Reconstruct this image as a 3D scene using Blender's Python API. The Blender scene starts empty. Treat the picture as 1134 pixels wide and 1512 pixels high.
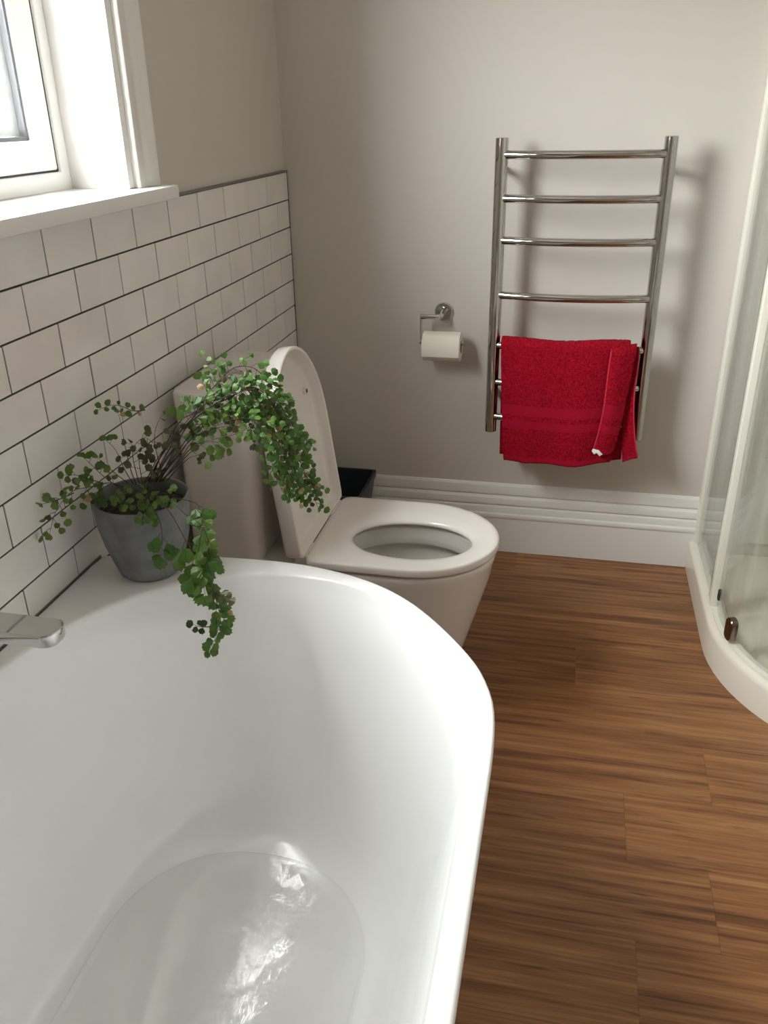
import bpy, bmesh, math, random
from mathutils import Vector, Matrix, noise
random.seed(7)
sc = bpy.context.scene
COL = sc.collection
PI = math.pi

# ------------------------------------------------------------------ camera
cam_d = bpy.data.cameras.new('camera')
cam = bpy.data.objects.new('camera', cam_d)
COL.objects.link(cam)
cam_d.sensor_fit = 'AUTO'
cam_d.sensor_width = 36.0
cam_d.lens = 1243.0 * 36.0 / 1512.0
cam_d.clip_start = 0.02
_r = Vector((0.97714, 0.21297, -0.01671))      # camera right in the room's axes
_f = Vector((-0.1990, 0.8794, -0.4327)).normalized()      # viewing direction
_r = (_r - _f * _r.dot(_f)).normalized()
_u = _r.cross(_f)
_m = Matrix((( _r.x, _u.x, -_f.x, 0.0), (_r.y, _u.y, -_f.y, 0.0), (_r.z, _u.z, -_f.z, 1.32), (0, 0, 0, 1)))
cam.matrix_world = _m
sc.camera = cam

# ------------------------------------------------------------------ world: overcast sky above, pale ground below
SKY = 26.0
w = bpy.data.worlds.new('sky'); sc.world = w; w.use_nodes = True
wn = w.node_tree; wn.nodes.clear()
_o = wn.nodes.new('ShaderNodeOutputWorld'); _b = wn.nodes.new('ShaderNodeBackground')
_t = wn.nodes.new('ShaderNodeTexCoord'); _s = wn.nodes.new('ShaderNodeSeparateXYZ')
_k = wn.nodes.new('ShaderNodeValToRGB'); _mr = wn.nodes.new('ShaderNodeMapRange')
_mr.inputs['From Min'].default_value = -1.0
_k.color_ramp.elements[0].position = 0.47; _k.color_ramp.elements[0].color = (0.31, 0.30, 0.285, 1)
_k.color_ramp.elements[1].position = 0.56; _k.color_ramp.elements[1].color = (0.985, 0.995, 1.0, 1)
wn.links.new(_t.outputs['Generated'], _s.inputs[0]); wn.links.new(_s.outputs['Z'], _mr.inputs['Value'])
wn.links.new(_mr.outputs[0], _k.inputs[0]); wn.links.new(_k.outputs[0], _b.inputs['Color'])
_b.inputs['Strength'].default_value = SKY
wn.links.new(_b.outputs[0], _o.inputs[0])

# window opening (left wall): y WY0..WY1, z WZ0..WZ1 ; portal guides sky sampling, gives off no light itself
WY0, WY1, WZ0, WZ1 = 0.55, 1.565, 1.166, 2.05
pd = bpy.data.lights.new('sky_portal', 'AREA'); pd.shape = 'RECTANGLE'
pd.size = WY1 - WY0; pd.size_y = WZ1 - WZ0; pd.cycles.is_portal = True
po = bpy.data.objects.new('sky_portal', pd); COL.objects.link(po)
po.location = (-1.06, (WY0 + WY1) / 2, (WZ0 + WZ1) / 2)
po.rotation_euler = (0, -PI / 2, 0)
po.rotation_euler = Vector((1, 0, 0)).to_track_quat('-Z', 'Y').to_euler()

sc.view_settings.view_transform = 'Standard'
sc.view_settings.look = 'None'
sc.view_settings.exposure = 0.95
sc.view_settings.gamma = 1.0
sc.view_settings.use_curve_mapping = False
sc.cycles.max_bounces = 14
sc.cycles.diffuse_bounces = 7
sc.cycles.glossy_bounces = 6
sc.cycles.transparent_max_bounces = 16
sc.cycles.sample_clamp_indirect = 8.0
sc.cycles.use_denoising = True

# ------------------------------------------------------------------ helpers
def new_mesh(name, verts, faces, smooth=False):
    me = bpy.data.meshes.new(name)
    me.from_pydata([tuple(v) for v in verts], [], faces)
    me.validate(); me.update()
    bm = bmesh.new(); bm.from_mesh(me)
    bmesh.ops.recalc_face_normals(bm, faces=bm.faces); bm.to_mesh(me); bm.free()
    if smooth:
        for p in me.polygons: p.use_smooth = True
    return me

def link(name, me, mat=None, parent=None, loc=None):
    o = bpy.data.objects.new(name, me); COL.objects.link(o)
    if mat is not None and me is not None and len(me.materials) == 0: me.materials.append(mat)
    if parent is not None: o.parent = parent
    if loc is not None: o.location = loc
    return o

def empty(name, loc=(0, 0, 0)):
    o = bpy.data.objects.new(name, None); COL.objects.link(o); o.location = loc
    o.empty_display_size = 0.05
    return o

def tag(o, label=None, cat=None, group=None, kind=None):
    if label: o['label'] = label
    if cat: o['category'] = cat
    if group: o['group'] = group
    if kind: o['kind'] = kind
    return o

class MB:
    """collects geometry in world coordinates, builds one mesh object"""
    def __init__(s): s.v = []; s.f = []
    def add(s, vs, fs):
        n = len(s.v); s.v += [tuple(v) for v in vs]; s.f += [tuple(i + n for i in f) for f in fs]
    def box(s, x0, x1, y0, y1, z0, z1):
        s.add([(x0,y0,z0),(x1,y0,z0),(x1,y1,z0),(x0,y1,z0),(x0,y0,z1),(x1,y0,z1),(x1,y1,z1),(x0,y1,z1)],
              [(0,3,2,1),(4,5,6,7),(0,1,5,4),(1,2,6,5),(2,3,7,6),(3,0,4,7)])
    def rings(s, rings, closed=True, cap0=False, cap1=False):
        n = len(rings[0]); vs = [p for r in rings for p in r]; fs = []
        for i in range(len(rings) - 1):
            for j in range(n if closed else n - 1):
                k = (j + 1) % n
                fs.append((i*n + j, i*n + k, (i+1)*n + k, (i+1)*n + j))
        if cap0: fs.append(tuple(range(n - 1, -1, -1)))
        if cap1: fs.append(tuple((len(rings)-1)*n + j for j in range(n)))
        s.add(vs, fs)
    def tube(s, path, r, n=12, caps=True):
        path = [Vector(p) for p in path]; R = []
        rad = r if hasattr(r, '__len__') else [r] * len(path)
        up = None
        for i, p in enumerate(path):
            t = (path[min(i+1, len(path)-1)] - path[max(i-1, 0)]).normalized()
            if up is None:
                up = Vector((0,0,1)) if abs(t.z) < .9 else Vector((1,0,0))
            a = t.cross(up).normalized(); up = a.cross(t).normalized()
            R.append([p + (a*math.cos(2*PI*k/n) + up*math.sin(2*PI*k/n)) * rad[i] for k in range(n)])
        s.rings(R, True, caps, caps)
    def lathe(s, prof, c=(0,0,0), n=48, cap0=False, cap1=False):
        s.rings([[(c[0]+r*math.cos(2*PI*k/n), c[1]+r*math.sin(2*PI*k/n), c[2]+z) for k in range(n)] for r, z in prof], True, cap0, cap1)
    def build(s, name, mat, parent=None, smooth=False, origin=None, bevel=0, seg=2, auto=None):
        vs = s.v
        if origin is not None: vs = [(v[0]-origin[0], v[1]-origin[1], v[2]-origin[2]) for v in vs]
        me = new_mesh(name, vs, s.f, smooth)
        o = link(name, me, mat, parent, origin)
        if bevel: bevel_mesh(me, bevel, seg)
        if auto is not None: sharp(me, auto)
        return o

def bevel_mesh(me, w, seg=2, ang=30, smooth=True):
    bm = bmesh.new(); bm.from_mesh(me)
    bmesh.ops.remove_doubles(bm, verts=bm.verts, dist=1e-6)
    es = [e for e in bm.edges if len(e.link_faces) == 2 and e.calc_face_angle(0) > math.radians(ang)]
    bmesh.ops.bevel(bm, geom=es, offset=w, segments=seg, affect='EDGES', profile=.5, clamp_overlap=True)
    for f in bm.faces: f.smooth = smooth
    bm.normal_update()
    nr = []
    for v in bm.verts:
        a = Vector((0,0,0))
        for f in v.link_faces: a += f.normal * f.calc_area()
        nr.append(a.normalized() if a.length > 0 else Vector((0,0,1)))
    bm.to_mesh(me); bm.free()
    if smooth: me.normals_split_custom_set_from_vertices([tuple(n) for n in nr])     # big faces stay flat, only the bevels roll over

def sharp(me, deg):
    for p in me.polygons: p.use_smooth = True
    bm = bmesh.new(); bm.from_mesh(me)
    for e in bm.edges:
        e.smooth = not (len(e.link_faces) == 2 and e.calc_face_angle(0) > math.radians(deg))
    bm.to_mesh(me); bm.free()

def spline(pts, n):
    """Catmull-Rom through pts (tuples of any length), n samples per span"""
    P = [Vector(p) for p in pts]; out = []
    for i in range(len(P) - 1):
        p0 = P[max(i-1, 0)]; p1 = P[i]; p2 = P[i+1]; p3 = P[min(i+2, len(P)-1)]
        for k in range(n):
            t = k / n
            out.append(.5*((2*p1) + (p2-p0)*t + (2*p0-5*p1+4*p2-p3)*t*t + (3*p1-p0-3*p2+p3)*t**3))
    out.append(P[-1]); return out

def resample(path, n):
    L = [0.0]
    for i in range(1, len(path)): L.append(L[-1] + (path[i]-path[i-1]).length)
    out = []; j = 0
    for k in range(n):
        d = L[-1]*k/(n-1)
        while j < len(L)-2 and L[j+1] < d: j += 1
        t = 0 if L[j+1] == L[j] else (d-L[j])/(L[j+1]-L[j])
        out.append(path[j].lerp(path[j+1], min(max(t, 0), 1)))
    return out

# ------------------------------------------------------------------ materials
def mat(name, color=(.8,.8,.8), rough=.5, metal=0.0, spec=None, coat=0.0, coat_rough=.05):
    m = bpy.data.materials.new(name); m.use_nodes = True
    b = m.node_tree.nodes['Principled BSDF']
    b.inputs['Base Color'].default_value = (*color, 1); b.inputs['Roughness'].default_value = rough
    b.inputs['Metallic'].default_value = metal
    if spec is not None: b.inputs['Specular IOR Level'].default_value = spec
    if coat: b.inputs['Coat Weight'].default_value = coat; b.inputs['Coat Roughness'].default_value = coat_rough
    return m
def N(m, t, **k):
    n = m.node_tree.nodes.new(t)
    for a, v in k.items(): setattr(n, a, v)
    return n
def LK(m, a, b): m.node_tree.links.new(a, b)
def bsdf(m): return m.node_tree.nodes['Principled BSDF']
def coords(m, scale=(1,1,1), rand=False):
    tc = N(m, 'ShaderNodeTexCoord'); mp = N(m, 'ShaderNodeMapping'); mp.inputs['Scale'].default_value = scale
    LK(m, tc.outputs['Object'], mp.inputs['Vector'])
    if rand:
        oi = N(m, 'ShaderNodeObjectInfo'); ml = N(m, 'ShaderNodeVectorMath', operation='SCALE')
        ml.inputs[0].default_value = (37.1, 61.7, 23.3); LK(m, oi.outputs['Random'], ml.inputs['Scale'])
        LK(m, ml.outputs[0], mp.inputs['Location'])
    return mp.outputs[0]
def add_bump(m, scale=50, strength=.1, dist=.001, vec=None, detail=3):
    n = N(m, 'ShaderNodeTexNoise'); n.inputs['Scale'].default_value = scale; n.inputs['Detail'].default_value = detail
    LK(m, vec if vec is not None else coords(m), n.inputs['Vector'])
    b = N(m, 'ShaderNodeBump'); b.inputs['Strength'].default_value = strength; b.inputs['Distance'].default_value = dist
    LK(m, n.outputs['Fac'], b.inputs['Height']); LK(m, b.outputs[0], bsdf(m).inputs['Normal'])
    return n
def add_var(m, c0, c1, scale=5, vec=None, detail=4, lo=.35, hi=.65):
    n = N(m, 'ShaderNodeTexNoise'); n.inputs['Scale'].default_value = scale; n.inputs['Detail'].default_value = detail
    LK(m, vec if vec is not None else coords(m), n.inputs['Vector'])
    r = N(m, 'ShaderNodeValToRGB'); r.color_ramp.elements[0].position = lo; r.color_ramp.elements[1].position = hi
    r.color_ramp.elements[0].color = (*c0, 1); r.color_ramp.elements[1].color = (*c1, 1)
    LK(m, n.outputs['Fac'], r.inputs[0]); LK(m, r.outputs[0], bsdf(m).inputs['Base Color'])
    return r

M = {}
M['paint'] = mat('wall_paint', (.59, .552, .508), .55); add_bump(M['paint'], 140, .12, .0006)
M['ceiling'] = mat('ceiling_paint', (.78, .76, .72), .7); add_bump(M['ceiling'], 120, .1, .0006)
M['trim'] = mat('gloss_trim_paint', (.78, .765, .74), .28); add_bump(M['trim'], 18, .05, .0006)
M['pvc'] = mat('white_window_frame', (.90, .90, .89), .3); add_bump(M['pvc'], 60, .03, .0004)
M['grout'] = mat('dark_grout', (.055, .047, .041), .85); add_var(M['grout'], (.036,.031,.028), (.058,.051,.046), 40)
M['tile'] = mat('white_glazed_tile', (.66, .625, .585), .16, coat=.3, coat_rough=.08)
_v = coords(M['tile'], rand=True); add_var(M['tile'], (.755,.725,.70), (.81,.785,.76), 7, _v); add_bump(M['tile'], 9, .10, .004, _v, 2)
M['acrylic'] = mat('white_bath_acrylic', (.875, .88, .885), .16, coat=.3, coat_rough=.04); add_bump(M['acrylic'], 3, .02, .002)
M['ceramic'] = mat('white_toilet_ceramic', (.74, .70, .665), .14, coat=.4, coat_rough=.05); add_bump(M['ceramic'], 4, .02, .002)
M['seatplastic'] = mat('white_toilet_seat', (.76, .72, .685), .2, coat=.2); add_bump(M['seatplastic'], 5, .02, .002)
M['chrome'] = mat('chrome', (.62, .61, .60), .07, 1.0); add_bump(M['chrome'], 20, .02, .0005)
M['steel'] = mat('polished_steel', (.52, .50, .48), .06, 1.0); add_bump(M['steel'], 30, .02, .0004)
M['dark'] = mat('dark_rubber_and_gap_shade', (.03, .03, .03), .6); add_bump(M['dark'], 60, .05, .0005)
M['hinge'] = mat('dark_bronze_clip', (.22, .17, .14), .22, 1.0); add_bump(M['hinge'], 60, .02, .0005)
M['paper'] = mat('toilet_paper', (.76, .72, .65), .95); add_bump(M['paper'], 260, .3, .0008)
M['card'] = mat('cardboard_core', (.33, .25, .17), .9); add_var(M['card'], (.30,.22,.15), (.38,.29,.2), 30)
M['tray'] = mat('cream_shower_tray', (.80, .76, .68), .2, coat=.3); add_bump(M['tray'], 6, .02, .002)
M['aframe'] = mat('cream_powder_coat', (.80, .77, .70), .3); add_bump(M['aframe'], 80, .03, .0004)
M['liner'] = mat('pale_shower_liner', (.66, .645, .595), .22); add_bump(M['liner'], 5, .03, .002)
M['bin'] = mat('dark_slate_plastic', (.022, .030, .036), .4); add_bump(M['bin'], 90, .3, .0012)
M['soil'] = mat('potting_soil', (.02, .016, .013), .95); add_var(M['soil'], (.008,.006,.005), (.05,.04,.03), 90); add_bump(M['soil'], 120, 1, .004)
M['stem'] = mat('dark_fern_stem', (.035, .02, .014), .5); add_var(M['stem'], (.02,.012,.009), (.07,.035,.02), 60)
M['cable'] = mat('grey_cable', (.30, .29, .28), .5); add_bump(M['cable'], 90, .05, .0004)
M['label'] = mat('white_care_label', (.8, .78, .75), .8); add_bump(M['label'], 300, .2, .0004)
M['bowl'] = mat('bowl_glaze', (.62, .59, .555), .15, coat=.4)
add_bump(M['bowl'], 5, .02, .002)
# concrete pot
M['pot'] = mat('grey_concrete', (.15, .152, .152), .55)
add_var(M['pot'], (.115,.119,.120), (.185,.189,.19), 22, detail=8); add_bump(M['pot'], 150, .25, .0008)
# leaves
def leafmat(name, c0, c1):
    m = mat(name, c0, .42); add_var(m, c0, c1, 3.1, coords(m, (18,18,18), True))
    nt = m.node_tree; b = bsdf(m); o = nt.nodes['Material Output']
    tr = N(m, 'ShaderNodeBsdfTranslucent'); mx = N(m, 'ShaderNodeMixShader'); mx.inputs[0].default_value = .25
    tr.inputs['Color'].default_value = (c1[0]*1.3, c1[1]*1.3, c1[2]*.7, 1)
    LK(m, b.outputs[0], mx.inputs[1]); LK(m, tr.outputs[0], mx.inputs[2]); LK(m, mx.outputs[0], o.inputs['Surface'])
    return m
LEAFM = [leafmat('fern_green', (.034,.098,.018), (.085,.19,.036)), leafmat('fern_light_green', (.075,.14,.025), (.145,.23,.05)),
         leafmat('fern_brownish', (.035,.045,.016), (.09,.08,.034)), leafmat('fern_mid_green', (.045,.105,.012), (.095,.18,.028)),
         leafmat('fern_dark_green', (.012,.035,.014), (.03,.06,.02)), leafmat('fern_dried', (.30,.20,.085), (.48,.36,.18))]
# clear panes: see-through with a Fresnel mirror on top
def panemat(name, tint, streak=0.0, rough=.02, ior=1.45):
    m = bpy.data.materials.new(name); m.use_nodes = True; nt = m.node_tree; nt.nodes.clear()
    o = N(m, 'ShaderNodeOutputMaterial'); t = N(m, 'ShaderNodeBsdfTransparent'); t.inputs[0].default_value = (*tint, 1)
    g = N(m, 'ShaderNodeBsdfGlossy'); g.inputs['Roughness'].default_value = rough
    f = N(m, 'ShaderNodeFresnel'); ge = N(m, 'ShaderNodeNewGeometry'); im = N(m, 'ShaderNodeMapRange')   # same mirror strength from both faces of the thin pane
    im.inputs['To Min'].default_value = ior; im.inputs['To Max'].default_value = 1/ior
    LK(m, ge.outputs['Backfacing'], im.inputs['Value']); LK(m, im.outputs[0], f.inputs['IOR'])
    mx = N(m, 'ShaderNodeMixShader'); LK(m, f.outputs[0], mx.inputs[0]); LK(m, t.outputs[0], mx.inputs[1]); LK(m, g.outputs[0], mx.inputs[2])
    out = mx.outputs[0]
    if streak:
        d = N(m, 'ShaderNodeBsdfDiffuse'); d.inputs[0].default_value = (.75,.78,.70,1)
        n = N(m, 'ShaderNodeTexNoise'); n.inputs['Scale'].default_value = 1.0; n.inputs['Detail'].default_value = 5
        LK(m, coords(m, (38, 38, 2.2)), n.inputs['Vector'])
        r = N(m, 'ShaderNodeMapRange'); r.inputs['From Min'].default_value = .42; r.inputs['From Max'].default_value = .75
        r.inputs['To Max'].default_value = streak; LK(m, n.outputs['Fac'], r.inputs['Value'])
        m2 = N(m, 'ShaderNodeMixShader'); LK(m, r.outputs[0], m2.inputs[0]); LK(m, out, m2.inputs[1]); LK(m, d.outputs[0], m2.inputs[2]); out = m2.outputs[0]
    LK(m, out, o.inputs['Surface']); return m
M['glass'] = panemat('window_glass', (.95, .96, .95))
M['shower_glass'] = panemat('shower_glass', (.945, .955, .942), .12)
M['water'] = panemat('clear_water', (.965, .97, .962), 0, .01, 1.5)
def water_ripple(m):
    nt = m.node_tree; g = [n for n in nt.nodes if n.type == 'BSDF_GLOSSY'][0]; f = [n for n in nt.nodes if n.type == 'FRESNEL'][0]
    n = N(m, 'ShaderNodeTexNoise'); n.inputs['Scale'].default_value = 21; n.inputs['Detail'].default_value = 5
    LK(m, coords(m), n.inputs['Vector'])
    b = N(m, 'ShaderNodeBump'); b.inputs['Strength'].default_value = .20; b.inputs['Distance'].default_value = .006
    LK(m, n.outputs['Fac'], b.inputs['Height']); LK(m, b.outputs[0], g.inputs['Normal'])
water_ripple(M['water'])
# wood planks: grain runs along x
def woodmat():
    m = mat('brown_vinyl_wood', (.2,.1,.05), .38)
    v = coords(m, (1,1,1), True)
    def stretched(sx, sy, sc_, det, dist=0):
        mp = N(m, 'ShaderNodeMapping'); mp.inputs['Scale'].default_value = (sx, sy, 1); LK(m, v, mp.inputs['Vector'])
        n = N(m, 'ShaderNodeTexNoise'); n.inputs['Scale'].default_value = sc_; n.inputs['Detail'].default_value = det
        n.inputs['Distortion'].default_value = dist; LK(m, mp.outputs[0], n.inputs['Vector']); return n
    a = stretched(1.5, 34, 1.5, 9, .5); b = stretched(4.5, 150, 1.2, 5); c3 = stretched(14, 460, 1.0, 3)
    d = stretched(9.0, 75, 1.0, 3)
    mx = N(m, 'ShaderNodeMath', operation='MULTIPLY_ADD'); mx.inputs[1].default_value = .48
    LK(m, b.outputs['Fac'], mx.inputs[0])
    fine = N(m, 'ShaderNodeMath', operation='MULTIPLY_ADD'); fine.inputs[1].default_value = .26; LK(m, c3.outputs['Fac'], fine.inputs[0])
    off = N(m, 'ShaderNodeMath', operation='SUBTRACT'); off.inputs[1].default_value = .13; LK(m, a.outputs['Fac'], off.inputs[0]); LK(m, off.outputs[0], fine.inputs[2])
    LK(m, fine.outputs[0], mx.inputs[2])
    r = N(m, 'ShaderNodeValToRGB'); e = r.color_ramp.elements
    e[0].position = .49; e[0].color = (.085, .035, .016, 1); e[1].position = .97; e[1].color = (.38, .19, .085, 1)
    q = e.new(.63); q.color = (.190, .080, .034, 1); q = e.new(.79); q.color = (.275, .130, .056, 1)
    LK(m, mx.outputs[0], r.inputs[0])
    # short dark flecks
    k = N(m, 'ShaderNodeMapRange'); k.inputs['From Min'].default_value = .63; k.inputs['From Max'].default_value = .76
    k.inputs['To Max'].default_value = .7; LK(m, d.outputs['Fac'], k.inputs['Value'])
    c = N(m, 'ShaderNodeMixRGB'); c.inputs[2].default_value = (.05,.022,.01,1); LK(m, k.outputs[0], c.inputs[0]); LK(m, r.outputs[0], c.inputs[1])
    oi = N(m, 'ShaderNodeObjectInfo'); h = N(m, 'ShaderNodeHueSaturation'); h.inputs['Saturation'].default_value = 1.06
    mr = N(m, 'ShaderNodeMapRange'); mr.inputs['To Min'].default_value = .94; mr.inputs['To Max'].default_value = 1.06
    LK(m, oi.outputs['Random'], mr.inputs['Value']); LK(m, mr.outputs[0], h.inputs['Value']); LK(m, c.outputs[0], h.inputs['Color'])
    LK(m, h.outputs[0], bsdf(m).inputs['Base Color'])
    bp = N(m, 'ShaderNodeBump'); bp.inputs['Strength'].default_value = .12; bp.inputs['Distance'].default_value = .001
    LK(m, b.outputs['Fac'], bp.inputs['Height']); LK(m, bp.outputs[0], bsdf(m).inputs['Normal'])
    return m
M['wood'] = woodmat()
M['underlay'] = mat('dark_underlay', (.05, .025, .012), .8); add_bump(M['underlay'], 50, .1, .001)
# towel: terry pile, with flat woven bands placed by height on the cloth (UV v)
def towelmat(name, bands):
    m = mat(name, (.36,.006,.016), .95); b = bsdf(m)
    b.inputs['Sheen Weight'].default_value = .03; b.inputs['Specular IOR Level'].default_value = .12; b.inputs['Sheen Tint'].default_value = (.9,.25,.3,1); b.inputs['Sheen Roughness'].default_value = .4
    n = N(m, 'ShaderNodeTexNoise'); n.inputs['Scale'].default_value = 200; n.inputs['Detail'].default_value = 3; LK(m, coords(m), n.inputs['Vector'])
    r = N(m, 'ShaderNodeValToRGB'); r.color_ramp.elements[0].position = .3; r.color_ramp.elements[1].position = .72
    r.color_ramp.elements[0].color = (.16,.0012,.007,1); r.color_ramp.elements[1].color = (.43,.005,.022,1); LK(m, n.outputs['Fac'], r.inputs[0])
    uv = N(m, 'ShaderNodeUVMap'); sx = N(m, 'ShaderNodeSeparateXYZ'); LK(m, uv.outputs[0], sx.inputs[0])
    k = N(m, 'ShaderNodeValToRGB'); k.color_ramp.interpolation = 'CONSTANT'; e = k.color_ramp.elements
    e[0].position = 0; e[0].color = (0,0,0,1); e[1].position = .999; e[1].color = (0,0,0,1)
    for lo, hi in bands:
        q = e.new(lo); q.color = (1,1,1,1); q = e.new(hi); q.color = (0,0,0,1)
    LK(m, sx.outputs['Y'], k.inputs[0])
    c = N(m, 'ShaderNodeMixRGB'); c.inputs[2].default_value = (.32,.005,.022,1); LK(m, k.outputs[0], c.inputs[0]); LK(m, r.outputs[0], c.inputs[1])
    LK(m, c.outputs[0], b.inputs['Base Color'])
    bp = N(m, 'ShaderNodeBump'); bp.inputs['Distance'].default_value = .004
    iv = N(m, 'ShaderNodeMapRange'); iv.inputs['To Min'].default_value = .9; iv.inputs['To Max'].default_value = .08; LK(m, k.outputs[0], iv.inputs['Value'])
    LK(m, iv.outputs[0], bp.inputs['Strength']); LK(m, n.outputs['Fac'], bp.inputs['Height']); LK(m, bp.outputs[0], b.inputs['Normal'])
    return m

# ------------------------------------------------------------------ room shell
D = 2.480           # back wall
XP = -0.836         # painted face of the left wall
XR = 1.315          # right wall
YF = -1.30          # wall behind the camera
ZC = 2.45
def struct(o): o['kind'] = 'structure'; return o

b = MB(); b.box(-1.05, XR+.1, YF-.1, D+.1, -.12, -.006); floor = struct(b.build('floor', M['underlay']))
PLW = .178
row_joint = {0: .55, 1: -.42, 2: .082, 3: .72, 4: .366, 5: .187, 6: .337, 7: .194, 8: .75, 9: -.1, 10: .42}
yb = 1.960 + 3*PLW
rows = []
k = -3
while True:
    y1 = 1.960 - k*PLW; y0 = y1 - PLW
    if y1 < YF: break
    rows.append((k, max(y0, YF), min(y1, D))); k += 1
plank_cache = {}
for k, y0, y1 in rows:
    if y1 - y0 < .01: continue
    j = row_joint.get(k + 2, random.uniform(-.5, .7))
    j += 0
    xs = [j - 1.22*i for i in (2, 1, 0)] + [j + 1.22, j + 2.44]
    for x0, x1 in zip(xs[:-1], xs[1:]):
        x0 = max(x0, XP); x1 = min(x1, XR)
        if x1 - x0 < .02: continue
        key = (round(x1-x0, 4), round(y1-y0, 4))
        if key not in plank_cache:
            t = MB(); t.box(.0001, key[0]-.0001, .0001, key[1]-.0001, -.006, 0)
            me = new_mesh('plank', t.v, t.f); me.materials.append(M['wood']); bevel_mesh(me, .0003, 1)
            plank_cache[key] = me
        link('plank', plank_cache[key], None, floor, (x0, y0, 0))

b = MB(); b.box(-1.05, XR+.1, YF-.1, D+.1, ZC, ZC+.1); struct(b.build('ceiling', M['ceiling']))
b = MB(); b.box(-1.05, XR+.1, D, D+.12, 0, ZC); struct(b.build('wall_back', M['paint']))
b = MB(); b.box(XR, XR+.12, YF, D, 0, ZC); struct(b.build('wall_right', M['paint']))
b = MB(); b.box(-1.05, XR+.1, YF-.12, YF, 0, ZC); struct(b.build('wall_front', M['paint']))
b = MB()
b.box(-1.05, XP, YF, WY0, 0, ZC); b.box(-1.05, XP, WY1, D, 0, ZC)
b.box(-1.05, XP, WY0, WY1, 0, WZ0); b.box(-1.05, XP, WY0, WY1, WZ1, ZC)
wall_left = struct(b.build('wall_left', M['paint']))

# tiles on the left wall
XT = -.8276
TW, TH, TP = .151, .0757, .0031
ZT = 1.1600; YT1 = 2.474
b = MB(); b.box(XP, -.8293, -.40, YT1+.004, .54, ZT); b.build('grout', M['grout'], wall_left)
tcache = {}
def tile_at(y0, y1, z0, z1):
    key = (round(y1-y0, 4), round(z1-z0, 4))
    if key not in tcache:
        t = MB(); t.box(-.0035, .0035, -key[0]/2, key[0]/2, -key[1]/2, key[1]/2)
        me = new_mesh('tile', t.v, t.f); me.materials.append(M['tile'])
        if min(key) > .006: bevel_mesh(me, .0008, 2)
        tcache[key] = me
    o = link('tile', tcache[key], None, wall_left, (XT-.0035+random.uniform(-.0003,.0003), (y0+y1)/2, (z0+z1)/2))
    o.rotation_euler = (0, random.uniform(-.004,.004), random.uniform(-.0035,.0035))
for r in range(8):
    z1 = ZT - r*TH - TP/2; z0 = ZT - (r+1)*TH + TP/2
    if r == 7: z0 += .004
    off = 2.450 if r % 2 == 0 else 2.374
    e = off
    if YT1 - e > .004: tile_at(e + TP/2, YT1, z0, z1)
    while e > -.35:
        tile_at(e - TW + TP/2, e - TP/2, z0, z1); e -= TW
M['sealant'] = mat('brown_grey_sealant', (.17,.15,.135), .6); add_bump(M['sealant'], 60, .1, .0006)
M['edge_trim'] = mat('grey_edge_trim', (.20,.185,.17), .45, .3); add_bump(M['edge_trim'], 80, .03, .0004)
b = MB(); b.box(XP, -.8255, -.40, YT1+.004, ZT, ZT+.0045); b.build('tile_edge_trim', M['edge_trim'], wall_left)
b = MB(); b.box(XP, -.8275, YT1+.0012, D-.0002, .54, ZT+.002); b.build('corner_sealant', M['grout'], wall_left)

# baseboards: moulded profile (distance from wall, height)
PROF = [(0,0),(.019,0),(.019,.118),(.0215,.122),(.0225,.128),(.0215,.134),(.017,.138),(.0165,.150),(.0145,.157),(.0105,.161),
        (.013,.164),(.0155,.168),(.0155,.176),(.013,.187),(.009,.193),(.0065,.196),(.0105,.199),(.0115,.203),(.0105,.215),(.008,.228),(.0045,.234),(0,.236)]
def board(name, p0, p1, nrm):
    p0 = Vector(p0); p1 = Vector(p1); nrm = Vector(nrm); b = MB()
    b.rings([[p0 + nrm*d + Vector((0,0,z)) for d, z in PROF], [p1 + nrm*d + Vector((0,0,z)) for d, z in PROF]], True, True, True)
    return struct(b.build(name, M['trim'], auto=18))
board('baseboard_back', (XP, D, 0), (.428, D, 0), (0,-1,0))
board('baseboard_left', (XP, 1.32, 0), (XP, D-.023, 0), (1,0,0))
board('baseboard_right', (XR, YF, 0), (XR, 1.54, 0), (-1,0,0))
board('baseboard_front', (XP, YF, 0), (XR-.023, YF, 0), (0,1,0))

# ------------------------------------------------------------------ window
win = struct(empty('window_1', (-.9, 1.05, WZ0)))
def wpart(b, name, m, parent=None, **k):
    o = b.build(name, m, None, **k); o.parent = parent or win
    o.matrix_parent_inverse = Matrix.Translation(-Vector((-.9, 1.05, WZ0))) if parent is None else Matrix.Identity(4)
    return o
def wpart2(b, name, m, **k): return wpart(b, name, m, **k)
# sill: runs past the architrave, rounded nose
b = MB()
sp = [(-1.0,1.165),(-.789,1.1635),(-.7868,1.1645),(-.786,1.1668),(-.7858,1.1845),(-.787,1.1878),(-.790,1.1890),(-1.0,1.191)]
b.rings([[(x, y, z) for x, z in sp] for y in (WY0-.11, WY1+.102)], True, True, True)
wpart(b, 'sill', M['trim'], auto=25)
# jamb linings
def lining(x0, x1, y0, y1, z0, z1, name='jamb_lining'):
    b = MB(); b.box(x0, x1, y0, y1, z0, z1); return wpart(b, name, M['trim'], bevel=.0015)
lining(-1.0, XP+.004, WY1-.010, WY1+.0108, 1.19, WZ1)
lining(-1.0, XP+.004, WY0-.0108, WY0+.010, 1.19, WZ1)
lining(-1.0, XP+.004, WY0, WY1, WZ1-.010, WZ1+.002)
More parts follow.
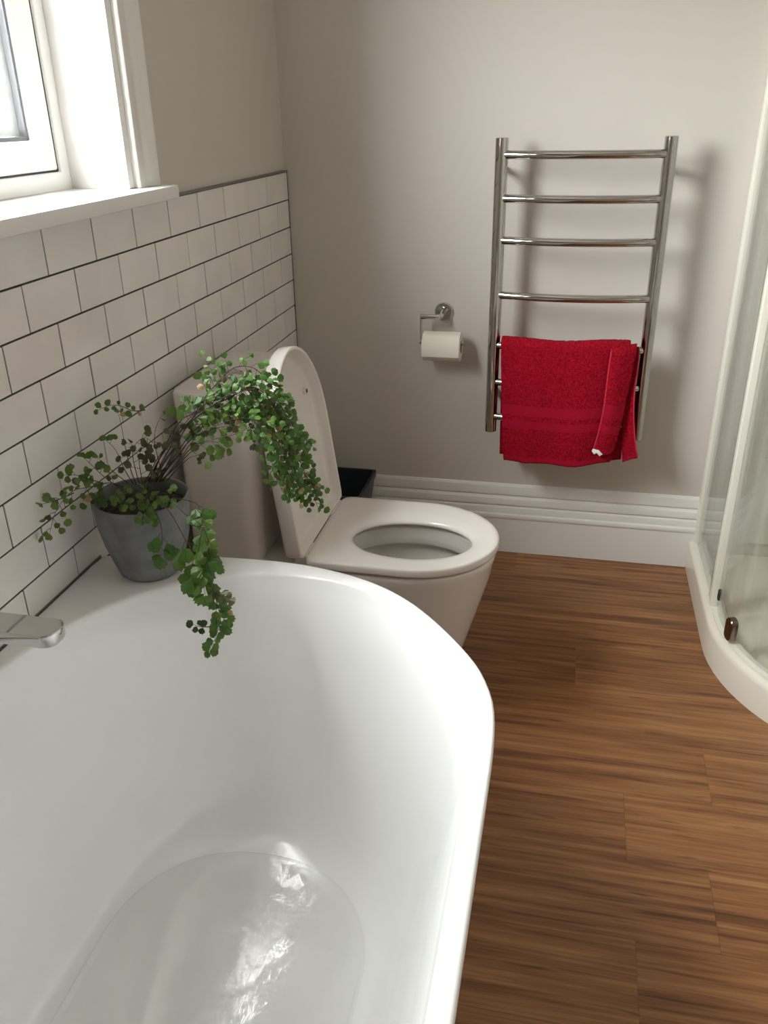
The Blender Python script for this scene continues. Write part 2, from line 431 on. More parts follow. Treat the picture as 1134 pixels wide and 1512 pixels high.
# architraves: moulded boards around the opening
AP = [(0,0),(0,.013),(.0025,.0155),(.022,.0160),(.026,.0148),(.032,.0150),(.040,.0168),(.050,.0185),(.057,.0182),(.061,.0195),(.077,.0198),(.080,.017),(.080,0)]
def architrave(kind):
    b = MB(); r = []
    y1 = WY1 - .001 + .012; y0 = WY0 + .001 - .012; zt = WZ1 + .004
    if kind == 'right': r = [[(XP+h, y1+wd, 1.190) for wd, h in AP], [(XP+h, y1+wd, zt+wd) for wd, h in AP]]
    if kind == 'left':  r = [[(XP+h, y0-wd, 1.190) for wd, h in AP], [(XP+h, y0-wd, zt+wd) for wd, h in AP]]
    if kind == 'top':   r = [[(XP+h, y0-wd, zt+wd) for wd, h in AP], [(XP+h, y1+wd, zt+wd) for wd, h in AP]]
    b.rings(r, True, True, True); return wpart(b, 'architrave', M['trim'], auto=35)
for k_ in ('right', 'left', 'top'): architrave(k_)
def rect_frame(b, x0, x1, y0, y1, z0, z1, wd, wb=None):
    wb = wb or wd
    outer = [(y0,z0),(y1,z0),(y1,z1),(y0,z1)]; inner = [(y0+wd,z0+wb),(y1-wd,z0+wb),(y1-wd,z1-wd),(y0+wd,z1-wd)]
    vs = [(x0,*p) for p in outer]+[(x0,*p) for p in inner]+[(x1,*p) for p in outer]+[(x1,*p) for p in inner]; fs = []
    for i in range(4):
        j = (i+1) % 4
        fs += [(i,j,j+4,i+4),(i+8,i+12,j+12,j+8),(i,i+8,j+8,j),(i+4,j+4,j+12,i+12)]
    b.add(vs, fs)
FY0, FY1, FZ0, FZ1 = WY0+.010, WY1-.010, 1.190, WZ1-.010
b = MB(); rect_frame(b, -1.03, -.950, FY0, FY1, FZ0, FZ1, .030, .033); wpart(b, 'window_frame', M['pvc'], bevel=.003)
SY0, SY1, SZ0, SZ1 = FY0+.0345, FY1-.0350, FZ0+.0362, FZ1-.0345
b = MB(); rect_frame(b, -1.02, -.956, FY0+.029, FY1-.029, FZ0+.032, FZ1-.029, .0065); wpart(b, 'weather_seal', M['dark'])
sash = MB(); rect_frame(sash, -1.02, -.953, SY0, SY1, SZ0, SZ1, .062, .052); sash_o = wpart(sash, 'sash', M['pvc'], bevel=.004)
M['bead'] = mat('mid_grey_bead', (.20,.20,.22), .5); add_bump(M['bead'], 70, .04, .0004)
g = MB(); rect_frame(g, -.992, -.962, SY0+.060, SY1-.060, SZ0+.050, SZ1-.060, .0085); wpart(g, 'glazing_bead', M['bead'])
M['spacer'] = mat('grey_spacer', (.55,.56,.57), .4, .2); add_bump(M['spacer'], 90, .04, .0004)
g = MB(); rect_frame(g, -.990, -.973, SY0+.070, SY1-.070, SZ0+.060, SZ1-.070, .016); wpart(g, 'spacer_bar', M['spacer'])
g = MB(); g.box(-.970, -.966, SY0+.064, SY1-.064, SZ0+.054, SZ1-.064); wpart(g, 'glass_pane', M['glass'])

# ------------------------------------------------------------------ bathtub
BZ = .572
NB = 128
BCX, BHALF = -.441, .361
BCY1, BBY = .800, .438          # far end: centre line and depth of the inner oval
BCY0 = .06                       # near end centre (behind the camera)
def sgnpow(c, e): return math.copysign(abs(c)**e, c)
def inner(t, n=2.05, a=BHALF, by=BBY):
    c, s = math.cos(t), math.sin(t)
    x = BCX + a*sgnpow(c, 2/n); y = (BCY1 if s >= 0 else BCY0) + by*sgnpow(s, 2/n)
    return x, y
_out_r = [(-.0535,.60),(-.0535,.78),(-.0545,.86),(-.060,.93),(-.073,.982),(-.102,1.044),(-.166,1.129),(-.235,1.198),(-.311,1.245),(-.399,1.273),(-.487,1.284),(-.598,1.281),(-.70,1.270),(-.786,1.257),(-.814,1.249),(-.826,1.234),(-.8255,1.20),(-.8255,.75),(-.8255,.60)]
_oc = spline(_out_r, 8)
def outer_at(t):
    """outer rim outline hit by the ray leaving the inner oval's end centre at the direction of t"""
    c, s = math.cos(t), math.sin(t)
    xi, yi = inner(t)
    if s < 0:                                   # near half: mirror of the far half
        x, y = outer_at(-t); return x, BCY0 - (y - BCY1)
    o = Vector((BCX, BCY1)); d = Vector((xi, yi)) - o
    best = None
    for p, q in zip(_oc[:-1], _oc[1:]):
        p2 = Vector(p[:2]); q2 = Vector(q[:2]); e = q2 - p2
        den = d.x*e.y - d.y*e.x
        if abs(den) < 1e-9: continue
        wv = p2 - o; u = (wv.x*e.y - wv.y*e.x)/den; v = (wv.x*d.y - wv.y*d.x)/den
        if u > 0 and -1e-4 <= v <= 1.0001 and (best is None or u < best): best = u
    h = o + d*best
    return h.x, h.y
ts = [2*PI*(i+.5)/NB for i in range(NB)]
I_ = [Vector((*inner(t), 0)) for t in ts]; O_ = [Vector((*outer_at(t), 0)) for t in ts]
# floor oval of the basin
def floor_pt(t):
    c, s = math.cos(t), math.sin(t); n = 2.2
    x = -.447 + .215*sgnpow(c, 2/n); y = (.80 if s >= 0 else .10) + .215*sgnpow(s, 2/n)
    return Vector((x, y, 0))
F_ = [floor_pt(t) for t in ts]
def ring(A, B_, k, z): return [Vector((a.x + (b_.x-a.x)*k, a.y + (b_.y-a.y)*k, z)) for a, b_ in zip(A, B_)]
def offs(k, z):        # outside skin: shrink about the middle towards the plinth
    return [Vector((max(BCX + (p.x-BCX)*k, -.8255), .43 + (p.y-.43)*(1-(1-k)*.6), z)) for p in O_]
R = [offs(.70, .0), offs(.72, .06), offs(.80, .22), offs(.90, .40), offs(.97, .53), offs(.992, .556), offs(1.0, BZ-.009)]
def rim_o(d, z): return [Vector((*(a + (c-a).normalized()*d).to_2d(), z)) for a, c in zip(O_, I_)]
def rim_i(d, z): return [Vector((*(c + (a-c).normalized()*d).to_2d(), z)) for a, c in zip(O_, I_)]
R += [rim_o(.0003, BZ-.004), rim_o(.002, BZ-.0012), rim_o(.005, BZ), rim_i(.012, BZ-.0002), rim_i(.006, BZ-.0008), rim_i(.0025, BZ-.0026), rim_i(0, BZ-.006)]
prof = [(0.012,BZ-.014),(.04,BZ-.026),(.09,BZ-.045),(.17,BZ-.10),(.27,BZ-.17),(.37,BZ-.24),(.48,BZ-.31),(.60,BZ-.37),(.71,BZ-.408),(.82,BZ-.430),(.92,BZ-.442),(1.0,BZ-.448)]
for kk, z in prof: R.append(ring(I_, F_, kk, z))
fc = Vector((-.447, .45, 0))
SAG = .058          # the basin floor dishes down towards its middle
def floor_z(kk): return BZ - .448 - SAG*(1-kk*kk)
for kk, z in [(q, floor_z(q)) for q in (.95,.88,.78,.66,.52,.36,.2,.08)]:
    R.append([Vector((-.447 + (p.x+.447)*kk, .45 + (p.y-.45)*kk, z)) for p in F_])
b = MB(); b.rings(R, True, True, True)
bath = b.build('bathtub', M['acrylic'], smooth=True)
sharp(bath.data, 55)
tag(bath, 'glossy white back-to-wall bathtub with one rounded end below the window', 'bathtub')
b = MB(); b.box(-.8305, -.8257, -.38, 1.240, .5655, .5735); b.build('bath_sealant', M['sealant'], wall_left)
# thin film of water lying on the dished basin floor
def film(kk, dz): return [Vector((-.447 + (p.x+.447)*kk, .45 + (p.y-.45)*kk, floor_z(kk)+dz)) for p in F_]
b = MB(); b.rings([film(.999,.0012), film(.997,.0040), film(.992,.0060), film(.984,.0061), film(.975,.0046), film(.965,.0030), film(.95,.0021), film(.88,.0020), film(.78,.0020), film(.66,.002), film(.52,.002), film(.36,.002), film(.2,.002), film(.08,.002)], True, False, True)
wat = b.build('bath_water', M['water'], smooth=True)
tag(wat, 'thin film of clear water on the floor of the white bathtub', 'water')

# bath spout: flat bar with rounded end, from the tiled wall
def spout():
    root = empty('bath_spout', (-.8276, .86, .67)); o0 = Vector(root.location)
    tag(root, 'chrome flat bath spout with rounded tip on the tiled wall', 'tap')
    b = MB(); n = 10; x0, x1, hw = -.82, -.652, .0235; yc = .852; out = []
    rr = .018
    pts = [(x0, yc-hw), (x1-rr, yc-hw)] + [(x1-rr+rr*math.cos(a), yc-hw+rr+rr*math.sin(a)) for a in [(-PI/2)+PI/2*i/n for i in range(1, n+1)]]
    pts += [(x1-rr+rr*math.cos(a), yc+hw-rr+rr*math.sin(a)) for a in [PI/2*i/n for i in range(0, n+1)]] + [(x0, yc+hw)]
    cx, cy = (x0+x1)/2, yc
    def sh(k, z): return [(cx+(x-cx)*(1-k*.06), cy+(y-cy)*(1-k*.25), z) for x, y in pts]
    z0, z1 = .664, .684
    b.rings([sh(.25,z0), sh(.0,z0+.003), sh(0,z1-.003), sh(.10,z1-.0006), sh(.2,z1)], True, True, True)
    s = b.build('spout', M['chrome'], root, auto=40, origin=None); s.location = -o0
    b = MB(); prof_ = [(.0,.0),(.033,.0),(.034,.002),(.034,.007),(.032,.009),(.0,.009)]
    b.rings([[(-.8276+z, yc+r*math.cos(2*PI*k/32), .674+r*math.sin(2*PI*k/32)) for k in range(32)] for r, z in prof_[1:-1]], True, True, True)
    s = b.build('wall_flange', M['chrome'], root, auto=40); s.location = -o0
    b = MB(); b.tube([(-.672,yc,.6655),(-.672,yc,.6585)], .011, 20); s = b.build('aerator', M['steel'], root, auto=40); s.location = -o0
spout()

# ------------------------------------------------------------------ toilet
toilet = empty('toilet', (-.45, 1.70, 0)); T0 = Vector(toilet.location)
tag(toilet, 'white close-coupled toilet with raised lid behind the bathtub', 'toilet')
def tpart(b, name, m, parent=None, **k):
    o = b.build(name, m, parent or toilet, **k)
    if parent is None: o.location = -T0
    return o
TCY = 1.702
NT = 96
def dshape(xb, xs, a, hb, n=NT, cy=TCY, rc=.03, ne=2.0):
    """D outline: straight back at xb, straight sides to xs, half ellipse of length a in front; evenly resampled"""
    pts = []
    for i in range(9):                                  # back corner low-y
        t = PI + (PI/2)*i/8; pts.append(Vector((xb+rc+rc*math.cos(t), cy-hb+rc+rc*math.sin(t), 0)))
    for i in range(49):
        t = -PI/2 + PI*i/48; pts.append(Vector((xs+a*sgnpow(math.cos(t), 2/ne), cy+hb*sgnpow(math.sin(t), 2/ne), 0)))
    for i in range(9):
        t = PI/2 + (PI/2)*i/8; pts.append(Vector((xb+rc+rc*math.cos(t), cy+hb-rc+rc*math.sin(t), 0)))
    pts.append(pts[0].copy())
    return resample(pts, n+1)[:-1]
def atz(r, z): return [Vector((p.x, p.y, z)) for p in r]
def ell(cx, cy, a, bb, n=NT, e=2.0, ph=PI):
    out = [Vector((cx+a*sgnpow(math.cos(ph+2*PI*i/n), 2/e), cy+bb*sgnpow(math.sin(ph+2*PI*i/n), 2/e), 0)) for i in range(n)]
    return out
def align(outer, hole):
    """order hole points to follow the outline's start by angle"""
    c = Vector((-.32, TCY-.01, 0))
    res = []
    for p in outer:
        d = (p-c); ang = math.atan2(d.y, d.x)
        res.append(ang)
    return res
def hole_at(outer, cx, cy, af, ab, bb):
    out = []
    for p in outer:
        ang = math.atan2((p.y-cy)/1.0, p.x-cx); c, s = math.cos(ang), math.sin(ang)
        a = af if c >= 0 else ab; r = 1/math.sqrt((c/a)**2 + (s/bb)**2)
        out.append(Vector((cx+r*c, cy+r*s, 0)))
    return out
SX0, SXS, SA, SHB = -.529, -.315, .196, .1745
so = dshape(SX0, SXS, SA, SHB, rc=.022)
hc = (-.315, TCY-.015)
sh_ = hole_at(so, *hc, .135, .140, .093)
def lerp_r(A, B_, k): return [a.lerp(c, k) for a, c in zip(A, B_)]
zs0, zs1 = .414, .435
b = MB()
b.rings([atz(lerp_r(so, sh_, .06), zs0), atz(lerp_r(so, sh_, .01), zs0+.002), atz(so, zs0+.006), atz(so, zs1-.006), atz(lerp_r(so, sh_, .012), zs1-.0022), atz(lerp_r(so, sh_, .04), zs1-.0004),
         atz(lerp_r(so, sh_, .16), zs1), atz(lerp_r(so, sh_, .6), zs1-.001), atz(lerp_r(so, sh_, .85), zs1-.004), atz(lerp_r(so, sh_, .95), zs1-.008), atz(sh_, zs1-.013), atz(sh_, zs0+.003), atz(lerp_r(so, sh_, .96), zs0), atz(lerp_r(so, sh_, .06), zs0)], True)
tpart(b, 'seat', M['seatplastic'], smooth=True)
# pan: rim, skirted body, bowl
po_ = dshape(-.800, SXS, SA-.006, SHB-.004, rc=.02)
ph_ = hole_at(po_, *hc, .140, .150, .102)
zp = .409
def body(kx, ky, z):    # front narrows and moves back towards the floor
    return [Vector((p.x if p.x < -.62 else -.62+(p.x+.62)*kx, TCY+(p.y-TCY)*ky, z)) for p in po_]
b = MB()
b.rings([body(.80,.66,0), body(.802,.67,.02), body(.86,.76,.14), body(.925,.86,.25), body(.975,.94,.34), body(.993,.985,.385), body(1,1,zp-.012), body(1,1,zp-.005), atz(lerp_r(po_, ph_, .02), zp-.001), atz(lerp_r(po_, ph_, .08), zp),
         atz(lerp_r(po_, ph_, .9), zp), atz(ph_, zp-.004)], True, True, False)
tpart(b, 'pan', M['ceramic'], smooth=True); 
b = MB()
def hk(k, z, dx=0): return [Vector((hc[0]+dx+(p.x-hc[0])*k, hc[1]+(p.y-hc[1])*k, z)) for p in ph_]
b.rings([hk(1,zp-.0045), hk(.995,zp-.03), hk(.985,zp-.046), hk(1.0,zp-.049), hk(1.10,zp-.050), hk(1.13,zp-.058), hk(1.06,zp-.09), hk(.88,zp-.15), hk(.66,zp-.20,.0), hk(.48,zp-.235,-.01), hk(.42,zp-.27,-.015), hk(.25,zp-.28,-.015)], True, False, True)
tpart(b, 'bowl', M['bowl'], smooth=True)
# hinge posts between seat and lid
for sy in (-1, 1):
    b = MB(); b.tube([(-.545, TCY+sy*.140, .425), (-.545, TCY+sy*.100, .425)], .011, 16)
    tpart(b, 'hinge', M['ceramic'], auto=40)
b = MB(); b.box(-.556, -.5275, TCY-.150, TCY+.150, .411, .4337); tpart(b, 'hinge_block', M['seatplastic'], bevel=.002)
# raised lid: shallow D tray leaning back
LH = .428
lo2 = dshape(0, .22, LH-.22, .1725, cy=0, rc=.010)     # x = height along the lid, y across
lb = Vector((-.531, TCY, .433)); ldir = Vector((-.054, 0, .425)).normalized(); lside = Vector((0,1,0)); lnrm = ldir.cross(lside) * -1
if lnrm.x < 0: lnrm = -lnrm
lc = Vector((.20, 0, 0))
def lid_ring(shr, depth, dx=0):
    out = []
    for p in lo2:
        d = p - lc; L_ = d.length; q = lc + d*((L_-shr)/L_)
        out.append(lb + ldir*q.x + lside*q.y + lnrm*depth)
    return out
b = MB()
b.rings([lid_ring(.05,-.040), lid_ring(.014,-.0395), lid_ring(.004,-.036), lid_ring(0,-.029), lid_ring(0,-.004), lid_ring(.001,-.001), lid_ring(.003,0), lid_ring(.007,-.0003), lid_ring(.0085,-.002),
         lid_ring(.0125,-.017), lid_ring(.016,-.0235), lid_ring(.022,-.027), lid_ring(.032,-.0285), lid_ring(.060,-.0288), lid_ring(.11,-.0288)], True, True, True)
tpart(b, 'lid', M['seatplastic'], auto=60)
for sy in (-1, 1):
    b = MB(); c = lb + ldir*.300 + lside*(sy*.108) - lnrm*.0288
    b.tube([c - lnrm*.002, c + lnrm*.006, c + lnrm*.008], [.0075, .0075, .0055], 16); tpart(b, 'buffer', M['ceramic'], auto=40)
    b = MB(); b.tube([c + lnrm*.008, c + lnrm*.0090], .0052, 12); tpart(b, 'buffer_tip', M['dark'], auto=40)
b = MB(); b.box(-.5340, -.5302, TCY-.085, TCY+.062, .424, .4342); tpart(b, 'hinge_gap_shade', M['dark'])  # dark strip standing in for the shade in the gap between lid and seat
# cistern
def rrect(x0, x1, y0, y1, r, z, n=6):
    out = []
    for cx, cy, a0 in ((x1-r,y1-r,0),(x0+r,y1-r,PI/2),(x0+r,y0+r,PI),(x1-r,y0+r,1.5*PI)):
        for i in range(n+1):
            a = a0 + PI/2*i/n; out.append((cx+r*math.cos(a), cy+r*math.sin(a), z))
    return out
CX0, CX1, CY0, CY1 = -.800, -.622, TCY-.172, TCY+.172
b = MB()
b.rings([rrect(CX0+.0, CX1-.012, CY0+.012, CY1-.012, .035, .4095), rrect(CX0, CX1-.008, CY0+.008, CY1-.008, .038, .43), rrect(CX0, CX1, CY0, CY1, .042, .60), rrect(CX0, CX1, CY0, CY1, .042, .758), rrect(CX0+.003, CX1-.003, CY0+.003, CY1-.003, .040, .7595)], True, True, True)
tpart(b, 'cistern', M['ceramic'], auto=50)
b = MB()
b.rings([rrect(CX0+.003, CX1-.001, CY0-.000, CY1, .04, .7615), rrect(CX0, CX1+.003, CY0-.004, CY1+.004, .042, .764), rrect(CX0, CX1+.003, CY0-.004, CY1+.004, .042, .794), rrect(CX0+.002, CX1, CY0-.001, CY1+.001, .041, .7985), rrect(CX0+.008, CX1-.006, CY0+.005, CY1-.005, .037, .80)], True, True, True)
clid = tpart(b, 'cistern_lid', M['ceramic'], auto=50)
b = MB(); b.lathe([(.0,.0),(.0285,0),(.0285,.004),(.0265,.0065),(.0225,.0065),(.0220,.004),(.0205,.004),(.0195,.0075),(.012,.009),(.0,.0092)][1:-1], (-.713, 1.672, .7995), 40, True, True)
fb = b.build('flush_button', M['chrome'], clid, auto=40)

# ------------------------------------------------------------------ toilet roll holder and roll
HX, HZ, HY = -.368, .776, 2.415
hold = empty('toilet_roll_holder', (HX, D, HZ)); H0 = Vector(hold.location)
tag(hold, 'chrome toilet roll holder with round wall plate left of the towel rail', 'toilet roll holder')
def hpart(b, name, m, **k): o = b.build(name, m, hold, **k); o.location = -H0; return o
b = MB(); pr = [(.026,0),(.0265,.002),(.0265,.010),(.0245,.0125),(.012,.0125)]
b.rings([[(HX+r*math.cos(2*PI*k/40), D-z, HZ+r*math.sin(2*PI*k/40)) for k in range(40)] for r, z in pr], True, True, True)
hpart(b, 'wall_plate', M['chrome'], auto=40)
def arc_path(pts, r, n=6):
    P = [Vector(p) for p in pts]; out = [P[0]]
    for i in range(1, len(P)-1):
        a = (P[i-1]-P[i]).normalized(); c = (P[i+1]-P[i]).normalized()
        for k in range(n+1):
            t = k/n; out.append((P[i]+a*r)*(1-t)**2 + P[i]*2*t*(1-t) + (P[i]+c*r)*t*t)
    out.append(P[-1]); return out
b = MB(); b.tube(arc_path([(HX,D-.012,HZ),(HX,HY,HZ-.004),(-.4255,HY,HZ-.004)], .016), .0075, 16); hpart(b, 'arm', M['chrome'], auto=40)
b = MB(); b.tube([(-.4250,HY,HZ-.004+.0075),(-.4250,HY,.693)], .0035, 12); hpart(b, 'drop_bar', M['chrome'], auto=40)
b = MB(); b.tube([(-.428,HY,.6985),(-.300,HY,.6985)], .0068, 16); b.tube([(-.4285,HY,.6985),(-.4255,HY,.6985)], .0085, 16); hpart(b, 'spindle', M['chrome'], auto=40)
roll = empty('toilet_roll', (-.363, HY, .687)); R0 = Vector(roll.location)
tag(roll, 'white toilet paper roll hanging on the chrome holder', 'toilet roll')
b = MB(); rc, ro = .0185, .0425; zc = .6985 + .0068 - rc + .0004
nn = 56; ri = []
def rring(x, r): return [(x, HY + r*math.cos(2*PI*k/nn), zc + r*math.sin(2*PI*k/nn)) for k in range(nn)]
b.rings([rring(-.418,rc+.0012), rring(-.418,ro-.003), rring(-.4165,ro), rring(-.308,ro), rring(-.3065,ro-.003), rring(-.3065,rc+.0012)], True)
o = b.build('paper', M['paper'], roll, auto=40); o.location = -R0
b = MB(); b.rings([rring(-.4175,rc+.0012), rring(-.4175,rc), rring(-.307,rc), rring(-.307,rc+.0012)], True); o = b.build('core', M['card'], roll, auto=40); o.location = -R0
# loose end: last sheet leaves the roll at the front and hangs a little
b = MB(); top = [(x, HY - (ro+.0006)*math.cos(a), zc + (ro+.0006)*math.sin(a)) for x in (-.4165,-.308) for a in [0]]
sheet = []
for a in (1.2,.9,.6,.3,.0): sheet.append((HY - (ro+.0012)*math.cos(a), zc + (ro+.0012)*math.sin(a)))
sheet += [(HY-ro-.0016, zc-.012), (HY-ro-.0004, zc-.022)]
b.rings([[(-.4165, y, z), (-.308, y, z), (-.308, y+.0008, z), (-.4165, y+.0008, z)] for y, z in sheet], True, True, True)
o = b.build('loose_sheet', M['paper'], roll, auto=60); o.location = -R0

# ------------------------------------------------------------------ heated towel rail
RY = 2.360
rail = empty('towel_rail', (0, RY, .43)); RL0 = Vector(rail.location)
tag(rail, 'chrome ladder towel rail with seven curved bars on the back wall', 'towel rail')
def rpart(b, name, m, **k): o = b.build(name, m, rail, **k); o.location = -RL0; return o
PX = .2075
for sx in (-1, 1):
    b = MB(); x = sx*PX + .001
    b.tube([(x,RY,.4540),(x,RY,.4555),(x,RY,1.2455),(x,RY,1.247)], [.0150,.0168,.0168,.0150], 28); rpart(b, 'post', M['steel'], auto=40)
    for z in (1.165, .545):
        b = MB(); b.tube([(x,RY+.012,z),(x,D,z)], .0085, 16); rpart(b, 'wall_bracket', M['steel'], auto=40)
BARS = [1.2065, 1.101, .9955, .8515, .712, .6055, .502]
def bar_y(x): return RY - .030*(1-(x/PX)**2) - .001
for z in BARS:
    b = MB(); b.tube([(PX*t+.001, bar_y(PX*t), z) for t in [-.97+1.94*i/24 for i in range(25)]], .0106, 16); rpart(b, 'bar', M['steel'], auto=40)
b = MB(); cp = spline([(.2085,2.372,.4545),(.203,2.385,.425),(.175,2.39,.408),(.150,2.39,.397),(.120,2.392,.396),(.09,2.40,.42)], 8)
b.tube(cp, .0018, 8); rpart(b, 'power_cable', M['cable'], smooth=True)

# ------------------------------------------------------------------ red towel over the fifth bar
towel = empty('towel', (0, 2.33, .72)); TW0 = Vector(towel.location)
tag(towel, 'red terry towel draped over the lower bars of the towel rail', 'towel')
def cloth(name, grid, th, m, vmap=None, seed=0, pile=.0010):
    """grid[i][j] -> Vector on the front face; builds a thick sheet with uv (u,v)"""
    nu, nv = len(grid), len(grid[0]); rnd = random.Random(seed)
    vs = []; nr = []
    for i in range(nu):
        for j in range(nv):
            du = grid[min(i+1,nu-1)][j] - grid[max(i-1,0)][j]; dv = grid[i][min(j+1,nv-1)] - grid[i][max(j-1,0)]
            n_ = du.cross(dv); n_ = n_.normalized() if n_.length > 1e-12 else Vector((0,-1,0)); nr.append(n_)
    flat = [grid[i][j] for i in range(nu) for j in range(nv)]
    uvs = [(i/(nu-1), (vmap[j] if vmap else j/(nv-1))) for i in range(nu) for j in range(nv)]
    top = [p + n_*(th/2 + rnd.uniform(-pile, pile)) for p, n_ in zip(flat, nr)]
    bot = [p - n_*(th/2 + rnd.uniform(-pile, pile)) for p, n_ in zip(flat, nr)]
    fs = []; S = nu*nv
    for i in range(nu-1):
        for j in range(nv-1):
            a, b_, c, d = i*nv+j, (i+1)*nv+j, (i+1)*nv+j+1, i*nv+j+1
            fs += [(a,b_,c,d), (a+S,d+S,c+S,b_+S)]
    edge = [i*nv for i in range(nu)] + [(nu-1)*nv+j for j in range(1,nv)] + [i*nv+nv-1 for i in range(nu-2,-1,-1)] + [j for j in range(nv-2,0,-1)]
    # rounded edge: an extra loop half way, pushed outwards
    for k in range(len(edge)):
        a, b_ = edge[k], edge[(k+1) % len(edge)]; fs.append((a, a+S, b_+S, b_))
    me = new_mesh(name, top+bot, fs, True)
    ul = me.uv_layers.new(name='UVMap'); UV = uvs + uvs
    for lp in me.loops: ul.data[lp.index].uv = UV[lp.vertex_index]
    o = link(name, me, m, towel); o.location = -TW0
    return o
TMAIN = towelmat('red_terry_towel', [(.0,.028),(.187,.229),(.254,.312)])
TSTRIP = towelmat('red_terry_fold', [(.0,.05),(.21,.285),(.34,.475)])
TBACK = towelmat('red_terry_back', [(.0,.03)])
# main cloth: v = 0 front hem .. .62 top of bar .. 1 back hem
nu, nv = 70, 110
bz = .712 + .0100
grid = []
for i in range(nu):
    u = i/(nu-1); col = []
    xt = -.1835 + u*.3465; xb_ = -.160 + u*.300
    ztop = bz + .010 + .004*u + .0025*math.sin(u*9+.5)
    hem = .381 + .018*u - .005*math.sin(u*PI) + .003*math.sin(u*7)
    xm = (xt)
    yb_ = bar_y(max(-PX, min(PX, xt)))
    path = []
    fl = ztop - hem
    for j in range(64):                                  # front, hem to top
        t = j/63; z = hem + (ztop-.013-hem)*t
        x = xb_ + (xt-xb_)*(t**.8)
        wave = .0055*math.sin(u*15+1.2)*(1-t) + .004*math.sin(u*6.5-.6)*(1-t)**.7 - .0065*math.exp(-((u-.20)/.035)**2)*(1-t)*.9
        y = yb_ - .0205 - .014*(1-t) + wave
        path.append(Vector((x, y, z)))
    for a in [PI*k/12 for k in range(1,12)]:             # over the bar
        path.append(Vector((xt, yb_ - .0205*math.cos(a) + .001, ztop-.013 + .013*math.sin(a))))
    for j in range(35):                                  # back
        t = j/34; z = ztop-.013 - (ztop-.013-(hem-.004-.010*u))*t
        path.append(Vector((xt + .010*t*(1 if u > .5 else .6), yb_ + .0225 + .004*(1+math.sin(u*11))*t, z)))
    grid.append(path)
front_len = 63
vm = [ .62*j/63 for j in range(64)] + [.62 + .05*k/12 for k in range(1,12)] + [.68 + .32*j/34 for j in range(35)]
cloth('towel_body', grid, .010, TMAIN, vm, 1)
# folded edge lying over the front at the right
nu2, nv2 = 22, 70; g2 = []
for i in range(nu2):
    u = i/(nu2-1); col = []
    for j in range(nv2):
        t = j/(nv2-1)                                     # 0 bottom, 1 top
        xl = .090 + .030*t**.75 + .004*math.sin(t*5); xr = .143 + .036*t**.7
        x = xl + (xr-xl)*u; z0 = .437 - .004*u + .010*math.sin(u*PI)*(-1); z = z0 + (.7335+.001*u-z0)*t
        x_ = min(max(x,-PX),PX)
        y = bar_y(x_) - .034 - .011*(1-t) - .009*math.sin(min(u*2.2,1)*PI/2) + .012*u*u*(1-t*.3) + .003*math.sin(t*9+u*3)*(1-t)
        if t > .95: y += (t-.95)/.05*.016
        col.append(Vector((x, y, z)))
    g2.append(col)
M['hem'] = mat('red_hem_stitching', (.52,.015,.04), .8); add_bump(M['hem'], 400, .3, .0006)
for gg, nm in ((g2[0], 'hem_edge'),):
    b = MB(); b.tube([p + Vector((-.001,-.0035,0)) for p in gg[1:-2:3]], .0026, 6); o = b.build(nm, M['hem'], towel, smooth=True); o.location = -TW0
cloth('folded_edge', g2, .009, TSTRIP, None, 2)
# rear corner hanging past the fold
nu3, nv3 = 16, 70; g3 = []
for i in range(nu3):
    u = i/(nu3-1); col = []
    for j in range(nv3):
        t = j/(nv3-1)
        xr = .187 + .010*(1-t) + .017*(1-t)**3 - .006*math.sin(t*PI)*(1 if t < .75 else .6)
        xl = .155 + .020*(1-t)**2.2
        z0 = .398 + .018*u
        z = z0 + (.728-z0)*t
        y = bar_y(.18) - .021 - .010*(1-t)**1.4*u + .004*math.sin(u*PI)*(1-t) - .012*(1-t) + max(0,(t-.9)/.1)*.0
        col.append(Vector((xl + (xr-xl)*u, y - (.010 if t > .93 else 0)*0, z)))
    g3.append(col)
b = MB(); b.tube([p + Vector((.0005,-.002,0)) for p in g3[-1][1:-2:3]], .0022, 6); o = b.build('hem_edge', M['hem'], towel, smooth=True); o.location = -TW0
cloth('rear_corner', g3, .006, TBACK, None, 3, .0006)
b = MB(); lp = [Vector((.088,2.268,.452)), Vector((.105,2.266,.449)), Vector((.116,2.265,.438)), Vector((.108,2.265,.432)), Vector((.100,2.266,.440)), Vector((.093,2.267,.436)), Vector((.086,2.268,.444))]
cen = Vector((.100,2.264,.443)); 
b.add([p for p in lp]+[p+Vector((0,.0012,0)) for p in lp]+[cen, cen+Vector((0,.0012,0))], [(i,(i+1)%7,14) for i in range(7)]+[((i+1)%7+7,i+7,15) for i in range(7)]+[(i,i+7,(i+1)%7+7,(i+1)%7) for i in range(7)])
o = b.build('care_tag', M['label'], towel); o.location = -TW0; o['label'] = 'small white care tag at the fold'

